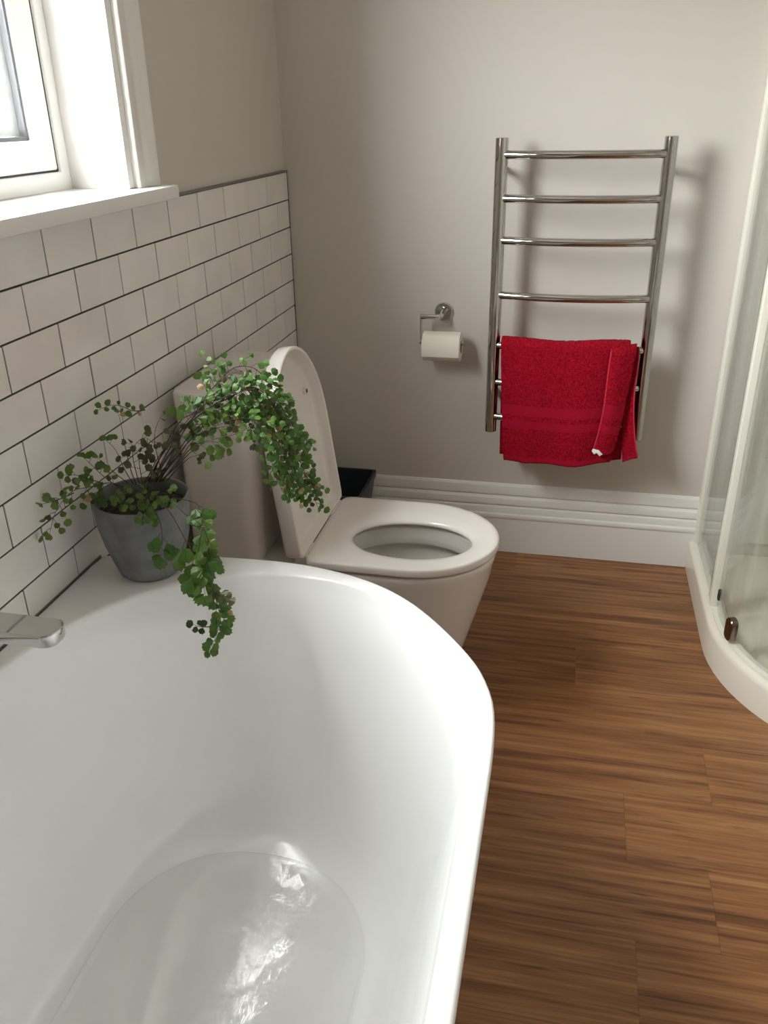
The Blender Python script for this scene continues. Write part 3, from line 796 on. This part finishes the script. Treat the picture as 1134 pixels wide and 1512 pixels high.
# ------------------------------------------------------------------ waste bin in the corner behind the toilet
bin_ = empty('waste_bin', (-.70, 2.33, 0)); B0 = Vector(bin_.location)
tag(bin_, 'dark slate square tapered waste bin in the corner behind the toilet', 'bin')
def bpart(b, name, **k): o = b.build(name, M['bin'], bin_, **k); o.location = -B0; return o
bx0, bx1, by0, by1, bh = -.800, -.579, 2.225, 2.446, .266
def br(s, z, r=.012): return rrect(bx0+s, bx1-s, by0+s, by1-s, r, z, 4)
b = MB(); b.rings([br(.035,0), br(.033,.004), br(.002,bh-.03), br(.0025,bh-.002), br(.0055,bh-.002,.01), br(.006,bh-.03,.01), br(.038,.006,.01)], True, True, True); bpart(b, 'bin_body', auto=40)
b = MB(); b.rings([br(.0016,bh-.020), br(-.003,bh-.019), br(-.004,bh-.001), br(-.002,bh), br(.005,bh), br(.0052,bh-.004,.01)], True); bpart(b, 'rim', auto=40)

# ------------------------------------------------------------------ shower enclosure
SC = (.862, 2.020); SR = .450
def tray_path(off, n=18):
    """front outline of the quadrant, from the back wall round to the right wall, moved inwards by off"""
    r = SR - off; p = [(SC[0]-r, D-.001), (SC[0]-r, 2.25)]
    p += [(SC[0]-r*math.cos(a), SC[1]-r*math.sin(a)) for a in [PI/2*i/n for i in range(n+1)]]
    p += [(1.10, SC[1]-r), (XR-.001, SC[1]-r)]
    return p
tray = empty('shower_tray', (.86, 2.02, 0)); TR0 = Vector(tray.location)
tag(tray, 'cream quadrant shower tray with curved kerb on the wood floor', 'shower tray')
b = MB(); rr = []
kp = [(.0,0),(.0,.078),(.002,.086),(.007,.091),(.014,.093),(.044,.093),(.050,.090),(.054,.083),(.060,.060),(.070,.052),(.075,.0)]
pths = [tray_path(o_) for o_, z in kp]
for i in range(len(pths[0])): rr.append([(pths[k][i][0], pths[k][i][1], kp[k][1]) for k in range(len(kp))])
b.rings(rr, True, True, True); o = b.build('kerb', M['tray'], tray, auto=40); o.location = -TR0
b = MB(); ins = tray_path(.072); n_ = len(ins)
b.add([(x,y,.050) for x,y in ins]+[(XR-.001,D-.001,.050)]+[(x,y,.002) for x,y in ins]+[(XR-.001,D-.001,.002)],
      [tuple(range(n_+1)), tuple(range(2*n_+1,n_,-1))]+[(i,(i+1)%(n_+1),(i+1)%(n_+1)+n_+1,i+n_+1) for i in range(n_+1)])
o = b.build('tray_floor', M['tray'], tray); o.location = -TR0
# wall liner
lin = empty('shower_liner', (.9, D, 1.0)); L0 = Vector(lin.location)
tag(lin, 'pale acrylic lining on the walls inside the shower', 'shower lining')
b = MB(); b.box(.458, XR-.0065, D-.006, D-.0005, .094, 2.05); o = b.build('back_panel', M['liner'], lin, bevel=.001); o.location = -L0
b = MB(); b.box(XR-.006, XR-.0005, 1.64, D-.0065, .094, 2.05); o = b.build('side_panel', M['liner'], lin, bevel=.001); o.location = -L0
enc = empty('shower_screen', (.86, 2.02, .093)); E0 = Vector(enc.location)
tag(enc, 'curved glass shower screen with cream frame standing on the shower tray', 'shower screen')
def epart(b, name, m, parent=None, **k):
    o = b.build(name, m, parent or enc, **k)
    if parent is None: o.location = -E0
    return o
ZG0, ZG1 = .0932, 1.95
gx = SC[0]-SR+.024
b = MB(); b.box(gx-.011, gx+.011, D-.028, D-.0005, ZG0, ZG1); epart(b, 'wall_channel', M['aframe'], bevel=.003)
b = MB(); b.box(gx-.003, gx+.003, 2.112, D-.026, ZG0+.004, ZG1-.004); epart(b, 'fixed_pane', M['shower_glass'])
b = MB(); b.box(gx-.010, gx+.010, 2.080, 2.102, ZG0, ZG1); epart(b, 'post', M['aframe'], bevel=.003)
M['seal'] = panemat('clear_seal', (.80,.80,.77), .55, .25)
b = MB(); b.box(gx-.006, gx+.004, 2.102, 2.135, ZG0, ZG1); epart(b, 'seal_strip', M['seal'], bevel=.002)
def curve_sheet(r, th, y_start, z0, z1, a_end=PI/2, n=24):
    b = MB(); a0 = -math.asin((y_start-SC[1])/r); rr = []
    for i in range(n+1):
        a = a0 + (a_end-a0)*i/n
        c, s = math.cos(a), math.sin(a)
        rr.append([(SC[0]-rad*c, SC[1]-rad*s, z) for rad, z in ((r,z0),(r-th,z0),(r-th,z1),(r,z1))])
    b.rings(rr, True, True, True); return b
epart(curve_sheet(SR-.028, .006, 2.074, ZG0+.009, ZG1-.02), 'door_pane', M['shower_glass'], auto=30)
b = MB(); rr = []
for a in [-.10+ (PI/2+.10)*i/24 for i in range(25)]:
    c, s = math.cos(a), math.sin(a); rr.append([(SC[0]-rad*c, SC[1]-rad*s, z) for rad, z in ((SR-.016,ZG0),(SR-.042,ZG0),(SR-.042,ZG0+.008),(SR-.016,ZG0+.008))])
b.rings(rr, True, True, True); epart(b, 'bottom_track', M['aframe'], auto=30)
b = MB(); b.box(.862, XR-.0075, SC[1]-SR+.025, SC[1]-SR+.031, ZG0, ZG1); epart(b, 'side_pane', M['shower_glass'])
b = MB(); rr = []
for p in tray_path(.012):
    pass
pa, pb = tray_path(.012), tray_path(.040)
for i in range(len(pa)): rr.append([(pa[i][0],pa[i][1],ZG1),(pb[i][0],pb[i][1],ZG1),(pb[i][0],pb[i][1],ZG1+.04),(pa[i][0],pa[i][1],ZG1+.04)])
b.rings(rr, True, True, True); epart(b, 'head_rail', M['aframe'], auto=30)
# roller catch and bolt on the door pane
def on_glass(ang, z, w_, h_, th, name, m, r=None):
    c = Vector((SC[0]-(SR-.028)*math.cos(ang), SC[1]-(SR-.028)*math.sin(ang), z)); n_ = Vector((-math.cos(ang), -math.sin(ang), 0)); t_ = Vector((math.sin(ang), -math.cos(ang), 0))
    b = MB(); rad = min(w_, h_)*.42 if r is None else r; ol = []
    for sx, sy, a0 in ((1,1,0),(-1,1,PI/2),(-1,-1,PI),(1,-1,1.5*PI)):
        for i in range(7):
            a = a0+PI/2*i/6; ol.append(((w_/2-rad)*sx+rad*math.cos(a), (h_/2-rad)*sy+rad*math.sin(a)))
    def rg(k, d): return [c + t_*(x*k) + Vector((0,0,y*k)) + n_*d for x, y in ol]
    b.rings([rg(1,.0005), rg(1,th-.003), rg(.93,th-.0006), rg(.8,th)], True, True, True); return epart(b, name, m, auto=35)
on_glass(.285, .138, .034, .062, .018, 'roller_catch', M['hinge'])
on_glass(-.055, .150, .018, .032, .006, 'bolt_head', M['dark'])

# ------------------------------------------------------------------ fern in a concrete pot
fern = empty('potted_fern', (-.712, 1.213, BZ)); FN0 = Vector(fern.location)
tag(fern, 'maidenhair fern in a grey concrete pot on the bathtub corner', 'plant')
PC = (-.709, 1.213, BZ+.0002)
b = MB(); b.lathe([(.046,0),(.051,.001),(.055,.005),(.0635,.03),(.0735,.065),(.0800,.100),(.0815,.125),(.0832,.140),(.0836,.144),(.0825,.1465),(.0790,.1465),(.0775,.144),(.0765,.130),(.074,.1),(.066,.09)], PC, 72, True, True)
o = b.build('pot', M['pot'], fern, auto=40); o.location = -FN0
b = MB(); ns = 40; rgs = []
for k in (1, .82, .62, .42, .2, .05):
    rgs.append([(PC[0]+.0765*k*math.cos(2*PI*i/ns), PC[1]+.0765*k*math.sin(2*PI*i/ns), PC[2]+.122+.012*(1-k*k)+.005*noise.noise(Vector((k*9*math.cos(2*PI*i/ns), k*9*math.sin(2*PI*i/ns), 3)))) for i in range(ns)])
b.rings(rgs, True, False, True); o = b.build('soil', M['soil'], fern, smooth=True); o.location = -FN0
FRONDS = [
  ('arch', [(-0.6869, 1.22, 0.7419), (-0.6329, 1.2375, 0.8287), (-0.5803, 1.255, 0.8714), (-0.5424, 1.2725, 0.8962), (-0.5126, 1.29, 0.8994), (-0.4911, 1.3075, 0.8687), (-0.4707, 1.325, 0.8069), (-0.45, 1.3425, 0.7235), (-0.4334, 1.36, 0.6515)], 0.0129, 0.36, 0.034, 0.0089, 0),
  ('arch', [(-0.6804, 1.22, 0.7424), (-0.6163, 1.24, 0.8227), (-0.5579, 1.26, 0.8734), (-0.515, 1.28, 0.8988), (-0.4828, 1.3, 0.8643), (-0.4636, 1.32, 0.7965), (-0.4556, 1.34, 0.7241), (-0.4522, 1.36, 0.668)], 0.0129, 0.4, 0.032, 0.0089, 0),
  ('arch', [(-0.6795, 1.23, 0.7382), (-0.6072, 1.2483, 0.8263), (-0.5499, 1.2667, 0.8597), (-0.508, 1.285, 0.8619), (-0.4816, 1.3033, 0.8141), (-0.474, 1.3217, 0.7436), (-0.4677, 1.34, 0.6758)], 0.0129, 0.4, 0.03, 0.0089, 0),
  ('arch', [(-0.6907, 1.22, 0.7416), (-0.637, 1.2429, 0.8447), (-0.5982, 1.2657, 0.8621), (-0.5668, 1.2886, 0.8756), (-0.5374, 1.3114, 0.8892), (-0.5121, 1.3343, 0.8785), (-0.4913, 1.3571, 0.845), (-0.4742, 1.38, 0.7734)], 0.014, 0.3, 0.034, 0.0089, 0),
  ('arch', [(-0.6942, 1.24, 0.7327), (-0.6388, 1.2614, 0.8196), (-0.5758, 1.2829, 0.9067), (-0.5453, 1.3043, 0.9314), (-0.5121, 1.3257, 0.9149), (-0.493, 1.3471, 0.8607), (-0.4789, 1.3686, 0.8035), (-0.4683, 1.39, 0.7296)], 0.0129, 0.36, 0.032, 0.0089, 0),
  ('arch', [(-0.6723, 1.21, 0.7473), (-0.6104, 1.225, 0.8165), (-0.5522, 1.24, 0.8508), (-0.5075, 1.255, 0.8518), (-0.4889, 1.27, 0.8074), (-0.4863, 1.285, 0.7513), (-0.485, 1.3, 0.719)], 0.014, 0.42, 0.026, 0.0096, 1),
  ('arch', [(-0.6959, 1.22, 0.7412), (-0.6482, 1.2325, 0.8173), (-0.6076, 1.245, 0.8613), (-0.5831, 1.2575, 0.8776), (-0.5692, 1.27, 0.8623)], 0.0174, 0.5, 0.03, 0.0112, 3),
  ('arch', [(-0.6782, 1.23, 0.7383), (-0.6252, 1.25, 0.8368), (-0.5744, 1.27, 0.893), (-0.5828, 1.29, 0.9149), (-0.6064, 1.31, 0.9436)], 0.0106, 0.8, 0.008, 0.0106, 1),
  ('arch', [(-0.6647, 1.21, 0.7479), (-0.6054, 1.2233, 0.8016), (-0.5725, 1.2367, 0.8182), (-0.5565, 1.25, 0.8019)], 0.0162, 0.55, 0.022, 0.0106, 1),
  ('arch', [(-0.6567, 1.2, 0.7528), (-0.5947, 1.2167, 0.8146), (-0.527, 1.2333, 0.8368), (-0.4902, 1.25, 0.851), (-0.4634, 1.2667, 0.8103), (-0.4549, 1.2833, 0.7479), (-0.4506, 1.3, 0.7046)], 0.0118, 0.5, 0.028, 0.0089, 0),
  ('arch', [(-0.7024, 1.25, 0.7278), (-0.631, 1.275, 0.8301), (-0.5613, 1.3, 0.8771), (-0.5307, 1.325, 0.8829), (-0.5108, 1.35, 0.8387), (-0.5117, 1.375, 0.7728), (-0.5089, 1.4, 0.7089)], 0.0129, 0.42, 0.03, 0.0089, 0),
  ('arch', [(-0.5002, 1.33, 0.8535), (-0.4679, 1.33, 0.8179), (-0.4441, 1.33, 0.7991), (-0.4277, 1.33, 0.7823)], 0.0106, 0.55, 0.01, 0.0092, 0),
  ('arch', [(-0.4612, 1.34, 0.737), (-0.4349, 1.34, 0.7056), (-0.4148, 1.34, 0.6977)], 0.0106, 0.35, 0.01, 0.0079, 0),
  ('stem', [(-0.6998, 1.22, 0.7409), (-0.6467, 1.2367, 0.8159), (-0.6055, 1.2533, 0.8586), (-0.5746, 1.27, 0.8692)], 0.011, 0.85, 0.01, 0.017, 2),
  ('stem', [(-0.665, 1.22, 0.7436), (-0.6297, 1.2333, 0.7911), (-0.594, 1.2467, 0.8278), (-0.5431, 1.26, 0.8407)], 0.011, 0.85, 0.01, 0.017, 2),
  ('stem', [(-0.6678, 1.24, 0.7374), (-0.6332, 1.25, 0.7742), (-0.6101, 1.26, 0.7819)], 0.0099, 0.88, 0.008, 0.017, 2),
  ('stem', [(-0.6979, 1.21, 0.7454), (-0.6615, 1.2233, 0.7978), (-0.6363, 1.2367, 0.8288), (-0.6127, 1.25, 0.8376)], 0.011, 0.6, 0.012, 0.0136, 2),
  ('left', [(-0.7227, 1.19, 0.7394), (-0.7432, 1.175, 0.757), (-0.7663, 1.16, 0.7567), (-0.7869, 1.145, 0.7542), (-0.8, 1.1271, 0.7413), (-0.8, 1.0972, 0.7305), (-0.8, 1.074, 0.7085)], 0.0138, 0.12, 0.026, 0.014, 1),
  ('left', [(-0.7379, 1.2, 0.7338), (-0.7629, 1.19, 0.7641), (-0.7748, 1.18, 0.7861), (-0.7776, 1.17, 0.801)], 0.016, 0.5, 0.016, 0.0119, 0),
  ('left', [(-0.7761, 1.12, 0.7587), (-0.8, 1.1147, 0.7469), (-0.8, 1.0758, 0.7599)], 0.0138, 0.1, 0.012, 0.0119, 1),
  ('left', [(-0.7399, 1.15, 0.768), (-0.7707, 1.14, 0.7845), (-0.7926, 1.13, 0.7871)], 0.0138, 0.3, 0.012, 0.0119, 1),
  ('up', [(-0.7139, 1.21, 0.7403), (-0.7257, 1.2167, 0.7997), (-0.7317, 1.2233, 0.8459), (-0.7402, 1.23, 0.8613)], 0.0121, 0.96, 0.006, 0.017, 0),
  ('up', [(-0.6867, 1.23, 0.8691), (-0.7077, 1.2275, 0.8688), (-0.7277, 1.225, 0.8756), (-0.7488, 1.2225, 0.8753), (-0.7677, 1.22, 0.8667)], 0.0116, 0.0, 0.008, 0.0081, 0),
  ('up', [(-0.7191, 1.21, 0.7399), (-0.7433, 1.215, 0.7955), (-0.7643, 1.22, 0.8145)], 0.0127, 0.9, 0.012, 0.0085, 0),
  ('up', [(-0.7016, 1.2, 0.7456), (-0.7081, 1.205, 0.7931), (-0.702, 1.21, 0.8162), (-0.6842, 1.215, 0.8276), (-0.6725, 1.22, 0.8143)], 0.0127, 0.35, 0.022, 0.0102, 2),
  ('up', [(-0.6895, 1.19, 0.7509), (-0.6931, 1.195, 0.792), (-0.6847, 1.2, 0.815)], 0.0143, 0.3, 0.022, 0.0102, 2),
  ('up', [(-0.6763, 1.24, 0.7496), (-0.6863, 1.2467, 0.8096), (-0.6803, 1.2533, 0.8385), (-0.6716, 1.26, 0.8514)], 0.0088, 0.93, 0.004, 0.017, 2),
  ('up', [(-0.7209, 1.2, 0.7441), (-0.751, 1.195, 0.7755), (-0.7701, 1.19, 0.7948)], 0.011, 0.9, 0.004, 0.017, 0),
  ('low', [(-0.6913, 1.18, 0.7463), (-0.7055, 1.17, 0.7421), (-0.7198, 1.16, 0.7367)], 0.0132, 0.1, 0.016, 0.0093, 1),
  ('low', [(-0.6787, 1.18, 0.7473), (-0.6603, 1.165, 0.7627), (-0.6665, 1.15, 0.7369)], 0.0143, 0.1, 0.018, 0.0102, 3),
  ('low', [(-0.7177, 1.15, 0.7537), (-0.7005, 1.1467, 0.7356), (-0.6749, 1.1433, 0.7318), (-0.648, 1.14, 0.7381)], 0.0105, 0.05, 0.008, 0.0085, 3),
  ('low', [(-0.6492, 1.17, 0.7466), (-0.6302, 1.16, 0.7526), (-0.6195, 1.15, 0.7432)], 0.0132, 0.2, 0.012, 0.0102, 3),
  ('low', [(-0.747, 1.19, 0.7464), (-0.7615, 1.18, 0.7408), (-0.7709, 1.17, 0.728)], 0.0143, 0.1, 0.016, 0.0102, 0),
  ('front', [(-0.6362, 1.14, 0.761), (-0.6133, 1.122, 0.7445), (-0.5827, 1.104, 0.7171), (-0.5592, 1.086, 0.692), (-0.5418, 1.068, 0.657), (-0.5287, 1.05, 0.6342)], 0.025, 0.5, 0.022, 0.0078, 3),
  ('front', [(-0.6205, 1.14, 0.7538), (-0.5794, 1.12, 0.7363), (-0.5422, 1.1, 0.7312), (-0.5297, 1.08, 0.7065), (-0.5331, 1.06, 0.6624)], 0.021, 0.55, 0.018, 0.0083, 3),
  ('front', [(-0.6204, 1.16, 0.7448), (-0.5832, 1.145, 0.7485), (-0.5621, 1.13, 0.7511), (-0.5482, 1.115, 0.7353), (-0.546, 1.1, 0.7188)], 0.017, 0.55, 0.013, 0.0064, 0),
  ('front', [(-0.6423, 1.125, 0.7503), (-0.6288, 1.1167, 0.7336), (-0.6214, 1.1083, 0.7077), (-0.6221, 1.1, 0.6659)], 0.0225, 0.55, 0.016, 0.0097, 0),
  ('front', [(-0.5311, 1.06, 0.6504), (-0.5189, 1.054, 0.6453), (-0.5098, 1.048, 0.6227), (-0.5034, 1.042, 0.5958), (-0.5133, 1.036, 0.5666), (-0.5246, 1.03, 0.5458)], 0.0145, 0.15, 0.013, 0.0051, 0),
  ('front', [(-0.5169, 1.05, 0.6479), (-0.4978, 1.045, 0.6382), (-0.4882, 1.04, 0.6362)], 0.013, 0.3, 0.008, 0.0055, 2),
  ('front', [(-0.5176, 1.035, 0.5858), (-0.5302, 1.0325, 0.5859), (-0.5424, 1.03, 0.5898)], 0.0125, 0.25, 0.007, 0.0051, 4),
  ('front', [(-0.6664, 1.13, 0.7424), (-0.6519, 1.1225, 0.7337), (-0.6381, 1.115, 0.7213)], 0.012, 0.2, 0.012, 0.0055, 3)]

def leaf_mesh(seed):
    """fan-shaped leaflet, base at origin, fan opens along +y, length 1; scalloped edge, slightly cupped"""
    r = random.Random(seed); n = 10; spread = math.radians(r.uniform(54, 68)); vs = [(0,0,0), (0,.10,.0)]
    for i in range(n+1):
        a = -spread + 2*spread*i/n; rad = .90 + (.10 if i % 2 else 0) + r.uniform(-.05,.05)
        rad *= 1 - .30*abs(2*i/n-1)**4
        vs.append((rad*math.sin(a)*.78, .10+rad*math.cos(a)*.95, -.16*abs(math.sin(a)) + r.uniform(-.03,.03)))
    fs = [(1, 2+i+1, 2+i) for i in range(n)]
    vs.append((-.02, .03, -.012)); vs.append((.02, .03, -.012)); fs += [(0, 2+n+2, 1), (0, 1, 2+n+1)]
    me = bpy.data.meshes.new('leaflet'); me.from_pydata(vs, [], [tuple(reversed(f)) for f in fs]); me.update(); return me
LEAVES = [leaf_mesh(s) for s in range(4)]
LEAFSET = []
for mi, lm in enumerate(LEAFM):
    row = []
    for me in LEAVES:
        c = me.copy(); c.materials.append(lm); row.append(c)
    LEAFSET.append(row)
CAMP = Vector((0, 0, 1.32))
SUNW = Vector((-.35, -.75, .65)).normalized()
leaf_list = []      # (size, matrix, material index, mesh index, frond object)
rng = random.Random(11)
def clamp_tile(p, m=.004):
    if p.x < XT + m: p.x = XT + m
    return p
for kind, pts, ls, start, br_, sp, tint in FRONDS:
    path = spline(pts, 8)
    total = sum((path[i+1]-path[i]).length for i in range(len(path)-1))
    path = resample(path, max(12, int(total/.008)))
    n = len(path)
    for i, p in enumerate(path):
        q = p + Vector((noise.noise(p*19), noise.noise(p*19+Vector((5,5,5))), noise.noise(p*19+Vector((9,1,4)))))*.004
        path[i] = clamp_tile(q)
    b = MB(); r0 = .0011 if kind in ('arch','stem') else .0009
    b.tube(path, [r0*(1-.65*i/(n-1)) for i in range(n)], 5)
    segs = []
    # side branches
    d = start*total; side = 1
    acc = [0.0]
    for i in range(n-1): acc.append(acc[-1] + (path[i+1]-path[i]).length)
    def at(dd):
        for i in range(n-1):
            if acc[i+1] >= dd:
                t = (dd-acc[i])/max(acc[i+1]-acc[i], 1e-6); return path[i].lerp(path[i+1], t), (path[i+1]-path[i]).normalized()
        return path[-1].copy(), (path[-1]-path[-2]).normalized()
    fl = []
    while d < total - .002:
        p, tdir = at(d); frac = (d-start*total)/max(total*(1-start), 1e-6)
        view = (CAMP - p).normalized()
        lat = tdir.cross(view).normalized()*side
        L_ = br_*(1.05-.55*frac)*rng.uniform(.75, 1.2)
        bdir = (lat*.85 + tdir*.55 + view*rng.uniform(-.55,.55) + Vector((0,0,-.25))).normalized()
        if L_ > ls*.7:
            q1 = clamp_tile(p + bdir*L_*.5); q2 = clamp_tile(p + bdir*L_ + Vector((0,0,-.25*L_)))
            b.tube([p, q1, q2], [.0005,.0004,.0003], 4, False)
            m_ = max(2, int(L_/(ls*.62)))
            for k in range(1, m_+1):
                t = k/m_; pp = p.lerp(q1, t*2) if t < .5 else q1.lerp(q2, t*2-1)
                dd = (bdir*.5 + lat.cross(bdir)*rng.uniform(-.3,.3) + tdir*(.6 if k % 2 else -.6) + Vector((0,0,-.35))).normalized()
                if k == m_: dd = (bdir+Vector((0,0,-.4))).normalized()
                fl.append((pp, dd))
        else:
            dd = (lat*.9 + tdir*.45 + Vector((0,0,-.2)) + view*rng.uniform(-.3,.3)).normalized(); fl.append((p, dd))
        d += sp*rng.uniform(.8, 1.2); side = -side
    fl.append((path[-1], (path[-1]-path[-2]).normalized()))
    fo = b.build('frond', M['stem'], fern, smooth=True); fo.location = -FN0
    for p, dd in fl:
        size = ls*rng.uniform(.75, 1.2)
        view = (CAMP-p).normalized()
        nrm = (view*.55 + SUNW*.35 + Vector((0,0,.35)) + Vector((rng.uniform(-1,1), rng.uniform(-1,1), rng.uniform(-1,1)))*.55)
        nrm = (nrm - dd*nrm.dot(dd)).normalized(); xx = dd.cross(nrm).normalized()
        tip = p + dd*size
        if tip.x < XT + .003: p = p + Vector((XT+.003-tip.x, 0, 0))
        mt = Matrix(((xx.x,dd.x,nrm.x,p.x),(xx.y,dd.y,nrm.y,p.y),(xx.z,dd.z,nrm.z,p.z),(0,0,0,1))) @ Matrix.Diagonal((size,size,size,1))
        ti = tint
        rv = rng.random()
        if tint == 0: ti = 0 if rv < .72 else (3 if rv < .9 else (1 if rv < .955 else (2 if rv < .978 else 5)))
        elif tint == 1: ti = 1 if rv < .6 else (3 if rv < .85 else 2)
        elif tint == 3: ti = 3 if rv < .7 else (0 if rv < .9 else 1)
        leaf_list.append((size/(p-CAMP).length, mt, ti, rng.randrange(4), fo))
leaf_list.sort(key=lambda e: -e[0])
for s_, mt, ti, mi, fo in leaf_list[:298]:
    o = bpy.data.objects.new('leaf', LEAFSET[ti][mi]); COL.objects.link(o); o.parent = fo
    o.matrix_basis = mt
bmv, bmf, bmm = [], [], []
for s_, mt, ti, mi, fo in leaf_list[298:]:
    me = LEAVES[mi]; n0 = len(bmv)
    bmv += [tuple(mt @ v.co) for v in me.vertices]
    for p in me.polygons: bmf.append(tuple(i+n0 for i in p.vertices)); bmm.append(ti)
me = bpy.data.meshes.new('small_leaves'); me.from_pydata(bmv, [], bmf); me.update()
for m_ in LEAFM: me.materials.append(m_)
me.polygons.foreach_set('material_index', bmm)
o = link('small_leaves', me, None, fern); o.location = -FN0; o['kind'] = 'stuff'
